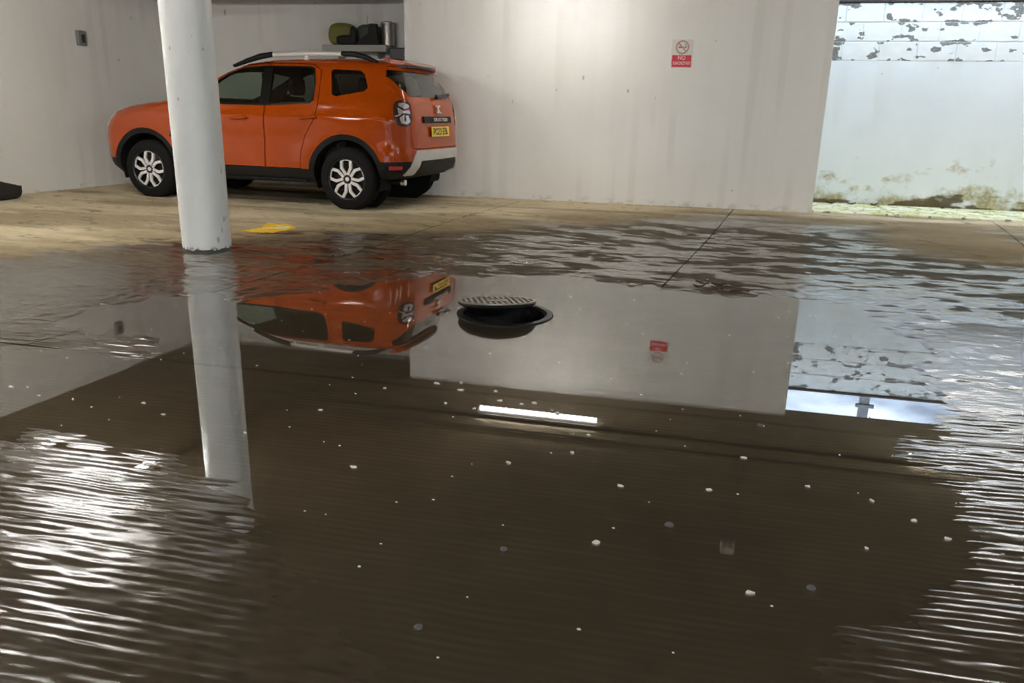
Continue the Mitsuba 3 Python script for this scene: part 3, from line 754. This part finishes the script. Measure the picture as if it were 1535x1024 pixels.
# doors, tailgate and bonnet lifted out along real gaps
DOOR_F = [(1.035, 0.44), (1.02, 1.15), (1.035, 1.575), (1.40, 1.548), (1.60, 1.46), (1.80, 1.33), (2.06, 1.13), (2.14, 1.0), (2.17, 0.75), (2.13, 0.52), (2.08, 0.44)]
DOOR_R = [(1.022, 0.44), (1.007, 1.15), (1.022, 1.575), (0.48, 1.560), (0.36, 1.50), (0.345, 1.15), (0.37, 0.98), (0.50, 0.80), (0.55, 0.60), (0.56, 0.44)]
TAIL = [(-0.62, 0.685), (0.62, 0.685), (0.66, 0.82), (0.655, 1.16), (0.72, 1.24), (0.74, 1.545), (-0.74, 1.545), (-0.72, 1.24), (-0.655, 1.16), (-0.66, 0.82)]
HOOD = [(2.33, -0.70), (3.25, -0.62), (3.36, -0.35), (3.40, 0.0), (3.36, 0.35), (3.25, 0.62), (2.33, 0.70)]
doors = []
gap = 0.0035
for pts in (DOOR_F, DOOR_R):
    for y0, y1 in ((0.3, 1.2), (-1.2, -0.3)):
        doors.append(paint ^ prism_xz(pts, y0, y1, grow=-gap))
        paint = paint - prism_xz(pts, y0, y1, grow=gap)
tail = paint ^ prism_yz(TAIL, -1.2, -0.405, grow=-gap)
paint = paint - (prism_yz(TAIL, -1.2, -0.405, grow=gap))
bonnet_zone = prism_xy(HOOD, 0.98, 1.4, grow=-gap) ^ OUT - level(-0.025, 0.03)
bonnet = paint ^ bonnet_zone
paint = paint - (prism_xy(HOOD, 0.97, 1.4, grow=gap) ^ (OUT - level(-0.028, 0.03)))

def paint_color(p, n, uv):
    return mi.Color3f(0.66, 0.115, 0.010)
scene['car_paint'] = two({'type': 'roughplastic', 'diffuse_reflectance': {'type': 'rgb', 'value': [0.37, 0.050, 0.001]}, 'int_ior': 1.5, 'alpha': 0.03, 'nonlinear': False})
P('car_black', (0.007, 0.007, 0.0075), 0.55, 0.0, 0.22)
P('car_trim_black', (0.005, 0.005, 0.0055), 0.25, 0.0, 0.3)
P('skid_silver', (0.52, 0.51, 0.50), 0.42, 0.35)
P('rail_silver', (0.70, 0.70, 0.69), 0.38, 0.35)
P('rubber', (0.006, 0.006, 0.006), 0.8, 0.0, 0.2)
P('alloy_silver', (0.86, 0.86, 0.86), 0.3, 0.25)
P('alloy_dark', (0.015, 0.015, 0.016), 0.35, 0.3)
P('lamp_black', (0.03, 0.004, 0.004), 0.12, clearcoat=1.0)
P('lamp_silver', (0.62, 0.57, 0.57), 0.2, 0.5)
P('lamp_red', (0.45, 0.02, 0.02), 0.15, clearcoat=1.0)
P('seat_fabric', (0.022, 0.022, 0.023), 0.85)
P('plate_yellow', (0.80, 0.52, 0.03), 0.4)
P('plate_ink', (0.03, 0.025, 0.01), 0.5)
P('badge_silver', (0.75, 0.70, 0.68), 0.25, 0.6)
P('chrome', (0.8, 0.8, 0.8), 0.12, 1.0)
scene['glass_clear'] = {'type': 'thindielectric', 'int_ior': 1.5, 'specular_transmittance': {'type': 'rgb', 'value': [0.62, 0.72, 0.66]}}
scene['glass_dark'] = {'type': 'thindielectric', 'int_ior': 1.5, 'specular_transmittance': {'type': 'rgb', 'value': [0.22, 0.24, 0.24]}}
CM = np.eye(4); CM[:3, 0], CM[:3, 1], CM[:3, 2], CM[:3, 3] = CF, CL, (0, 0, 1), CAR_O
def car(name, mesh, bsdf, smooth=28):
    if isinstance(mesh, m3.Manifold):
        if mesh.is_empty(): return None
        mesh = tri(mesh)
    mesh = mesh.copy(); mesh.apply_transform(CM)
    return add('car__' + name, mesh, bsdf, smooth=smooth)
lab('car', 'orange compact off-road car with silver roof rails parked nose to the left wall', 'car')
car('body', paint, 'car_paint')
car('lower_cladding', clad, 'car_black')
for y0, y1 in ((0, 1.2), (-1.2, 0)):
    car('window_surround', surround ^ man(rbox(-2, 4, y0, y1, 0, 2)), 'car_trim_black')
dk = [car(nm, d, 'car_paint') for nm, d in zip(('front_door', 'front_door', 'rear_door', 'rear_door'), doors)]
tk = car('tailgate', tail, 'car_paint')
car('windscreen_surround', screen_surround, 'car_trim_black')
car('cabin_lining', lining, 'seat_fabric')
car('bonnet', bonnet, 'car_paint')
ring = OUT - PANE
for nm, pts, mat in (('front_window', WIN_F, 'glass_clear'), ('rear_window', WIN_R, 'glass_dark'), ('quarter_window', WIN_Q, 'glass_dark')):
    for y0, y1 in ((0.2, 1.2), (-1.2, -0.2)):
        g = tri(PANE ^ prism_xz(pts, y0, y1, rnd=0.02))
        # one sheet: the outermost faces only
        keep = (g.triangles_center[:, 1] * (1 if y0 > 0 else -1) > 0.45) & (g.face_normals[:, 1] * (1 if y0 > 0 else -1) > 0.25)
        car(nm, trimesh.Trimesh(g.vertices, g.faces[keep], process=True), mat, smooth=True)
g = tri(PANE ^ prism_yz(WIN_B, *BOX_REAR, rnd=0.03))
car('rear_windscreen', trimesh.Trimesh(g.vertices, g.faces[(g.face_normals[:, 0] < -0.2) & (g.triangles_center[:, 0] < -0.3)], process=True), 'glass_dark', smooth=True)
g = tri(PANE ^ prism_yz(WIN_S, *BOX_FRONT, rnd=0.04))
car('windscreen', trimesh.Trimesh(g.vertices, g.faces[(g.face_normals[:, 0] > 0.2) & (g.triangles_center[:, 0] > 1.56)], process=True), 'glass_clear', smooth=True)

# shells hugging the body at a given height above it
def over(iso):
    return level(iso, 0.03)
O6, O14 = over(0.007), over(0.016)
OUT_IN = level(-0.02, 0.03)
L6, L14 = O6 - OUT_IN, O14 - OUT_IN
def diag(poly, s):
    """poly in (a, z): a runs round the rear corner of side s (+1 left), 0 at the corner."""
    d = np.array([-1, s, 0]) / math.sqrt(2)
    a = np.array([1, s, 0]) / math.sqrt(2) * 1.0                 # towards the front
    ex, ey = a, np.array([0, 0, 1.0])
    ez = np.cross(ex, ey)
    m = extr(poly, 1.2)
    o = np.array([-0.605, s * 0.72, 0]) 
    sgn = 1 if ez @ d > 0 else -1
    M = frame(m, ex, ey, ez, o + (d * -0.4 if sgn > 0 else d * 0.8))
    return man(M)
tl = sbox(-0.125, 0.925, 0.100, 1.195).buffer(-0.085).buffer(0.085, 8)
for s in (1, -1):
    zone = diag(tl, s)
    t_ = car('tail_lamp', L6 ^ zone, 'lamp_black')
    base = t_.split('car__')[1]
    y_ = Polygon([(-0.085, 1.150), (-0.03, 1.172), (0.035, 1.165), (0.055, 1.12), (0.045, 1.02), (0.02, 0.955), (-0.05, 0.945), (-0.10, 0.975), (-0.075, 1.03), (-0.10, 1.06)])
    y_ = y_.difference(LineString([(-0.10, 1.115), (-0.02, 1.095), (0.05, 1.13)]).buffer(0.010)).difference(LineString([(-0.09, 1.045), (-0.01, 1.055), (0.05, 1.02)]).buffer(0.009)).difference(LineString([(-0.02, 1.055), (-0.03, 0.99)]).buffer(0.012))
    y_ = y_.union(LineString([(0.03, 1.045), (0.085, 1.03)]).buffer(0.007))
    car(base + '__light_unit', L14 ^ diag(y_.intersection(tl.buffer(-0.008)), s), 'lamp_silver')
    car(base + '__red_lens', L14 ^ diag(Polygon([(-0.095, 1.085), (-0.03, 1.10), (-0.04, 1.112), (-0.095, 1.108)]), s), 'lamp_red')
# rear skid plate, badge strip, plate, emblem, wiper, spoiler
skid = Polygon([(-0.585, 0.668), (0.585, 0.668), (0.62, 0.63), (0.73, 0.415), (0.70, 0.395), (0.60, 0.40), (0.51, 0.555), (-0.51, 0.555), (-0.60, 0.40), (-0.70, 0.395), (-0.73, 0.415), (-0.62, 0.63)])
car('rear_skid_plate', L14 ^ prism_yz(skid, -1.2, -0.36), 'skid_silver')
for s in (1, -1):
    car('bumper_reflector', L6 ^ diag(sbox(0.02, 0.465, 0.17, 0.505), s), 'lamp_red')
strip = sbox(-0.37, 0.962, 0.41, 1.032).buffer(-0.01).buffer(0.01)
sk = car('badge_strip', over(0.028) - OUT_IN ^ prism_yz(strip, -1.2, -0.5), 'car_black')
def rear_text(s, h, w, z, xface, lean):
    m = meshkit.text_mesh(s, h, 0.003, bold=True)
    b = m.bounds
    m.apply_translation((-(b[0, 0] + b[1, 0]) / 2, -b[0, 1], 0))
    m.apply_scale((w / (b[1, 0] - b[0, 0]), 1, 1))
    # seen from behind the car, reading runs from its left (+y) to its right (-y)
    ez = np.array([-1, 0, -0.0]); ex = np.array([0, -1.0, 0]); ey = np.array([lean, 0, 1.0]); ey /= np.linalg.norm(ey)
    return frame(m, ex, ey, np.cross(ex, ey), (xface, 0, z))
car('badge_strip__lettering', rear_text('DUSTER', 0.036, 0.40, 0.978, -0.766, 0.08), 'badge_silver')
px = -0.757
pl = rbox(-0.26, 0.26, -0.0555, 0.0555, 0, 0.008, 0.004)
ez_ = np.cross(np.array([0, -1.0, 0]), np.array([0.06, 0, 1.0]))
car('number_plate', frame(pl, (0, -1, 0), (0.06, 0, 0.998), (-0.998, 0, 0.06), (px, 0, 0.865)), 'plate_yellow')
car('number_plate__lettering', rear_text('PC22 ESL', 0.072, 0.44, 0.829, px - 0.0098, 0.06), 'plate_ink')
em = LineString([(0.0, 0.045), (0.05, 0.045), (0.02, 0.0), (0.05, -0.045), (0.0, -0.045)])
emb = LineString([(-0.055, 0.03), (-0.02, 0.03), (0.0, -0.005), (-0.02, -0.04), (-0.055, -0.04)]).buffer(0.011).union(LineString([(0.055, 0.03), (0.02, 0.03), (0.0, -0.005), (0.02, -0.04), (0.055, -0.04)]).buffer(0.011))
car('emblem', frame(extr(emb, 0.006), (0, -1, 0), (0.19, 0, 0.98), (-0.98, 0, 0.19), (-0.731, 0, 1.115)), 'badge_silver')
car('rear_wiper', frame(cat(rbox(-0.02, 0.33, -0.012, 0.012, 0, 0.02, 0.004), rbox(-0.06, 0.0, -0.025, 0.025, -0.004, 0.028, 0.008), rbox(0.05, 0.36, 0.010, 0.022, -0.006, 0.012)), (0, -0.995, 0.08), (0.45, 0.07, 0.89), (-0.89, 0.0, 0.45), (-0.697, -0.06, 1.245)), 'car_trim_black')
spo = Polygon([(-0.575, 1.548), (-0.585, 1.572), (-0.50, 1.605), (-0.34, 1.640), (-0.30, 1.630), (-0.39, 1.585), (-0.47, 1.535)])
sp = prism_xz(spo, -0.62, 0.62) ^ prism_xy([(-0.25, -0.56), (-0.40, -0.54), (-0.52, -0.44), (-0.575, -0.25), (-0.59, 0), (-0.575, 0.25), (-0.52, 0.44), (-0.40, 0.54), (-0.25, 0.56)], 1.4, 1.7)
car('spoiler', (sp ^ man(rbox(-0.8, -0.3, -0.7, 0.7, 1.572, 1.75))) , 'car_paint')
car('spoiler_underside', (sp ^ man(rbox(-0.8, -0.3, -0.7, 0.7, 1.50, 1.571))), 'car_trim_black')
# roof rails
def sweep(path, prof_w, prof_h, s, yc):
    """A rail of oval section along the (x, z) path at y = s * yc."""
    path = np.asarray(path, float)
    hulls = m3.Manifold()
    pts = [trimesh.creation.icosphere(2).apply_scale((h_, prof_w, h_)).apply_translation((x, s * yc, z)) for x, z, h_ in path]
    for a, b in zip(pts, pts[1:]):
        hulls = hulls + man(trimesh.convex.convex_hull(np.vstack([a.vertices, b.vertices])))
    return hulls
for s in (1, -1):
    r_ = car('roof_rail', sweep([(1.08, 1.666, .028), (0.6, 1.676, .028), (0.14, 1.672, .026)], 0.020, 0, s, 0.565), 'rail_silver')
    b_ = r_.split('car__')[1]
    car(b_ + '__front_foot', sweep([(1.57, 1.545, .018), (1.40, 1.598, .026), (1.22, 1.645, .032), (1.06, 1.668, .030)], 0.024, 0, s, 0.565), 'car_black')
    car(b_ + '__middle_foot', sweep([(0.62, 1.630, .034), (0.60, 1.660, .012)], 0.02, 0, s, 0.565), 'rail_silver')
    car(b_ + '__rear_foot', sweep([(0.16, 1.676, .028), (0.02, 1.670, .030), (-0.12, 1.640, .028), (-0.25, 1.590, .018)], 0.024, 0, s, 0.565), 'car_black')
# handles, mirrors, fender trims
for k, (hx, hz) in ((0, (1.33, 0.975)), (2, (0.44, 0.998))):
    for s, kk in ((1, dk[k]), (-1, dk[k + 1])):
        b_ = kk.split('car__')[1]
        y0 = float(WID(hz)) + 0.012
        hh = sweep([(hx + 0.095, hz - 0.012, .016), (hx, hz, .017), (hx - 0.095, hz + 0.004, .016)], 0.014, 0, s, y0 + 0.018)
        car(b_ + '__handle', hh, 'car_paint')
        car(b_ + '__handle_recess', L6 ^ prism_xz([(hx + 0.07, hz - 0.035), (hx + 0.06, hz + 0.035), (hx - 0.05, hz + 0.035), (hx - 0.06, hz - 0.03)], *((0.3, 1.2) if s > 0 else (-1.2, -0.3)), rnd=0.012), 'car_paint')
for s in (1, -1):
    ys = (0.3, 1.2) if s > 0 else (-1.2, -0.3)
    car('fender_trim', L6 ^ prism_xz([(2.20, 0.72), (2.17, 0.90), (2.19, 1.05), (2.26, 1.05), (2.25, 0.90), (2.30, 0.74)], *ys), 'car_black')
    car('side_badge', L14 ^ prism_xz([(2.15, 0.915), (2.27, 0.925), (2.27, 0.945), (2.15, 0.94)], *ys), 'badge_silver')
    mh = lumpy((0.13, 0.22, 0.16), (1.96, s * 1.00, 1.20), 31, 4.0, 0.0)
    mk = car('door_mirror', mh, 'car_black', smooth=True)
    car(mk.split('car__')[1] + '__stalk', rbox(1.93, 2.02, min(s * .82, s * .94), max(s * .82, s * .94), 1.13, 1.17, 0.01), 'car_black')
    car('headlamp', L6 ^ prism_yz(sbox(*((0.50, 0.83, 0.80, 0.99) if s > 0 else (-0.80, 0.83, -0.50, 0.99))).buffer(-0.02).buffer(0.02), 2.9, 3.8), 'lamp_silver')
    car('sill_step', man(rbox(0.50, 2.18, min(s * .80, s * .875), max(s * .80, s * .875), 0.295, 0.325, 0.01)), 'car_black')
car('grille', L6 ^ prism_yz(sbox(-0.49, 0.83, 0.49, 0.97), 2.9, 3.8), 'car_trim_black')
car('front_plate', rbox(3.50, 3.52, -0.26, 0.26, 0.50, 0.61, 0.004), 'badge_silver')
# wheels
def wheel_parts():
    W2 = 0.107
    tyre = [(0.225, -W2 + .012), (0.245, -W2), (0.30, -W2 + .004), (0.330, -W2 + .022), (0.343, -W2 + .045)]
    for k, yy in enumerate(np.linspace(-W2 + .05, W2 - .05, 9)):
        tyre.append((0.345 if k % 2 == 0 else 0.340, yy))
    tyre += [(0.343, W2 - .045), (0.330, W2 - .022), (0.30, W2 - .004), (0.245, W2), (0.225, W2 - .012), (0.222, 0.0), (0.225, -W2 + .012)]
    tm = lathe(tyre, 64)
    rim = lathe([(0.226, 0.092), (0.232, 0.100), (0.226, 0.104), (0.214, 0.096), (0.210, 0.02), (0.212, -0.09), (0.216, -0.09), (0.226, 0.092)], 64)
    back = lathe([(0.0, 0.030), (0.211, 0.022), (0.211, 0.015), (0.0, 0.015)], 48)
    spokes = []
    for i in range(5):
        th = math.radians(90 + 72 * i + 180)
        for sg in (-1, 1):
            p0, p1, p2 = np.array([0.045, sg * 0.016]), np.array([0.135, sg * 0.022]), np.array([0.212, sg * 0.088])
            pg = LineString([p0 + [0, sg * 0.004], p1 + [0, sg * 0.006], p2]).buffer(0.0165, join_style=1, cap_style=2).intersection(Point(0, 0).buffer(0.222))
            m = extr(pg, 0.022)
            v = m.vertices
            rr = np.hypot(v[:, 0], v[:, 1])
            v[:, 2] += 0.072 - 0.012 * np.abs(rr - 0.12) / 0.1
            m.vertices = v
            m.apply_transform(trimesh.transformations.rotation_matrix(th, (0, 0, 1)))
            spokes.append(m)
    arcs = []
    for i in range(5):
        a0, a1 = math.radians(270 + 72 * i + 22), math.radians(270 + 72 * i + 50)
        arc = LineString([(0.212 * math.cos(a), 0.212 * math.sin(a)) for a in np.linspace(a0, a1, 9)]).buffer(0.010, cap_style=2)
        arcs.append(extr(arc, 0.02).apply_translation((0, 0, 0.068)))
    hub = lathe([(0, 0.060), (0.058, 0.060), (0.055, 0.078), (0.030, 0.082), (0, 0.082)], 32)
    cap = lathe([(0, 0.082), (0.026, 0.082), (0.024, 0.088), (0, 0.090)], 24)
    return tm, rim, back, spokes, arcs, hub, cap
WP = wheel_parts()
def place_wheel(m, s, cx, rot):
    m = m.copy()
    m.apply_transform(trimesh.transformations.rotation_matrix(rot, (0, 0, 1)))
    # wheel axis +z -> outward (s * y)
    ex = np.array([s * -1.0, 0, 0]) ; ey = np.array([0, 0, 1.0]); ez = np.array([0, s * 1.0, 0])
    return frame(m, ex, ey, np.cross(ex, ey), (cx, s * 0.778, WZ))
for cx, s, rot in ((0.0, 1, 0.06), (WB, 1, -0.10), (0.0, -1, 0.5), (WB, -1, 0.9)):
    tm, rim, back, spokes, arcs, hub, cap = WP
    wk = car('wheel', place_wheel(back, s, cx, rot), 'alloy_dark', smooth=40)
    b_ = wk.split('car__')[1]
    car(b_ + '__tyre', place_wheel(tm, s, cx, rot), 'rubber', smooth=35)
    car(b_ + '__rim', place_wheel(rim, s, cx, rot), 'alloy_dark', smooth=35)
    for m in spokes: car(b_ + '__spoke', place_wheel(m, s, cx, rot), 'alloy_silver', smooth=25)
    for m in arcs: car(b_ + '__rim_segment', place_wheel(m, s, cx, rot), 'alloy_silver', smooth=25)
    car(b_ + '__hub', place_wheel(hub, s, cx, rot), 'alloy_dark', smooth=35)
    car(b_ + '__hub_cap', place_wheel(cap, s, cx, rot), 'alloy_silver', smooth=35)
    a = np.linspace(math.radians(-20), math.radians(200), 40)
    vv = np.array([(cx + 0.402 * math.cos(t), s * y_, WZ + 0.02 + 0.402 * math.sin(t)) for t in a for y_ in (0.56, 0.85)])
    ff = np.array([[2 * i, 2 * i + 1, 2 * i + 2] for i in range(39)] + [[2 * i + 1, 2 * i + 3, 2 * i + 2] for i in range(39)])
    disc = lathe([(0, 0.0), (0.40, 0.0), (0.40, 0.004), (0, 0.004)], 40)
    car('wheel_arch_liner', cat(trimesh.Trimesh(vv, ff, process=False), frame(disc, (1, 0, 0), (0, 0, 1), (0, -1, 0), (cx, s * 0.562, WZ + 0.02))), 'rubber')
car('axle', cyl((0, -0.68, WZ), (0, 0.68, WZ), 0.035, 12), 'car_black')
car('axle', cyl((WB, -0.68, WZ - .02), (WB, 0.68, WZ - .02), 0.035, 12), 'car_black')
ek = car('exhaust', cyl((-0.54, 0.60, 0.315), (-0.10, 0.60, 0.315), 0.028, 20), 'rubber', smooth=40)
car(ek.split('car__')[1] + '__tip', cyl((-0.585, 0.60, 0.315), (-0.535, 0.60, 0.315), 0.034, 20), 'chrome', smooth=40)
# inside
def seat(x, y, w, nm):
    bk = rbox(-0.06, 0.06, -w / 2, w / 2, 0.0, 0.62, 0.045)
    bk.apply_transform(trimesh.transformations.rotation_matrix(-0.30, (0, 1, 0)))
    bk.apply_translation((x, y, 0.62))
    hd = lumpy((0.11, 0.25, 0.20), (x - 0.24, y, 1.33), 41, 4.0, 0.0)
    sq = rbox(x - 0.05, x + 0.48, y - w / 2, y + w / 2, 0.53, 0.68, 0.04)
    k = car(nm, cat(bk, sq), 'seat_fabric', smooth=35)
    car(k.split('car__')[1] + '__headrest', hd, 'seat_fabric', smooth=True)
for y in (-0.38, 0.38):
    seat(1.12, y, 0.50, 'front_seat')
for y in (-0.42, 0.42):
    seat(0.20, y, 0.62, 'rear_seat')
car('dashboard', rbox(1.72, 2.12, -0.70, 0.70, 0.80, 1.09, 0.06), 'seat_fabric', smooth=35)
st = trimesh.creation.torus(0.18, 0.017, major_sections=32, minor_sections=10)
st.apply_transform(trimesh.transformations.rotation_matrix(1.2, (0, 1, 0))); st.apply_translation((1.60, -0.38, 1.05))
car('steering_wheel', st, 'seat_fabric', smooth=True)
car('interior_mirror', rbox(1.50, 1.53, -0.12, 0.12, 1.42, 1.49, 0.01), 'seat_fabric')
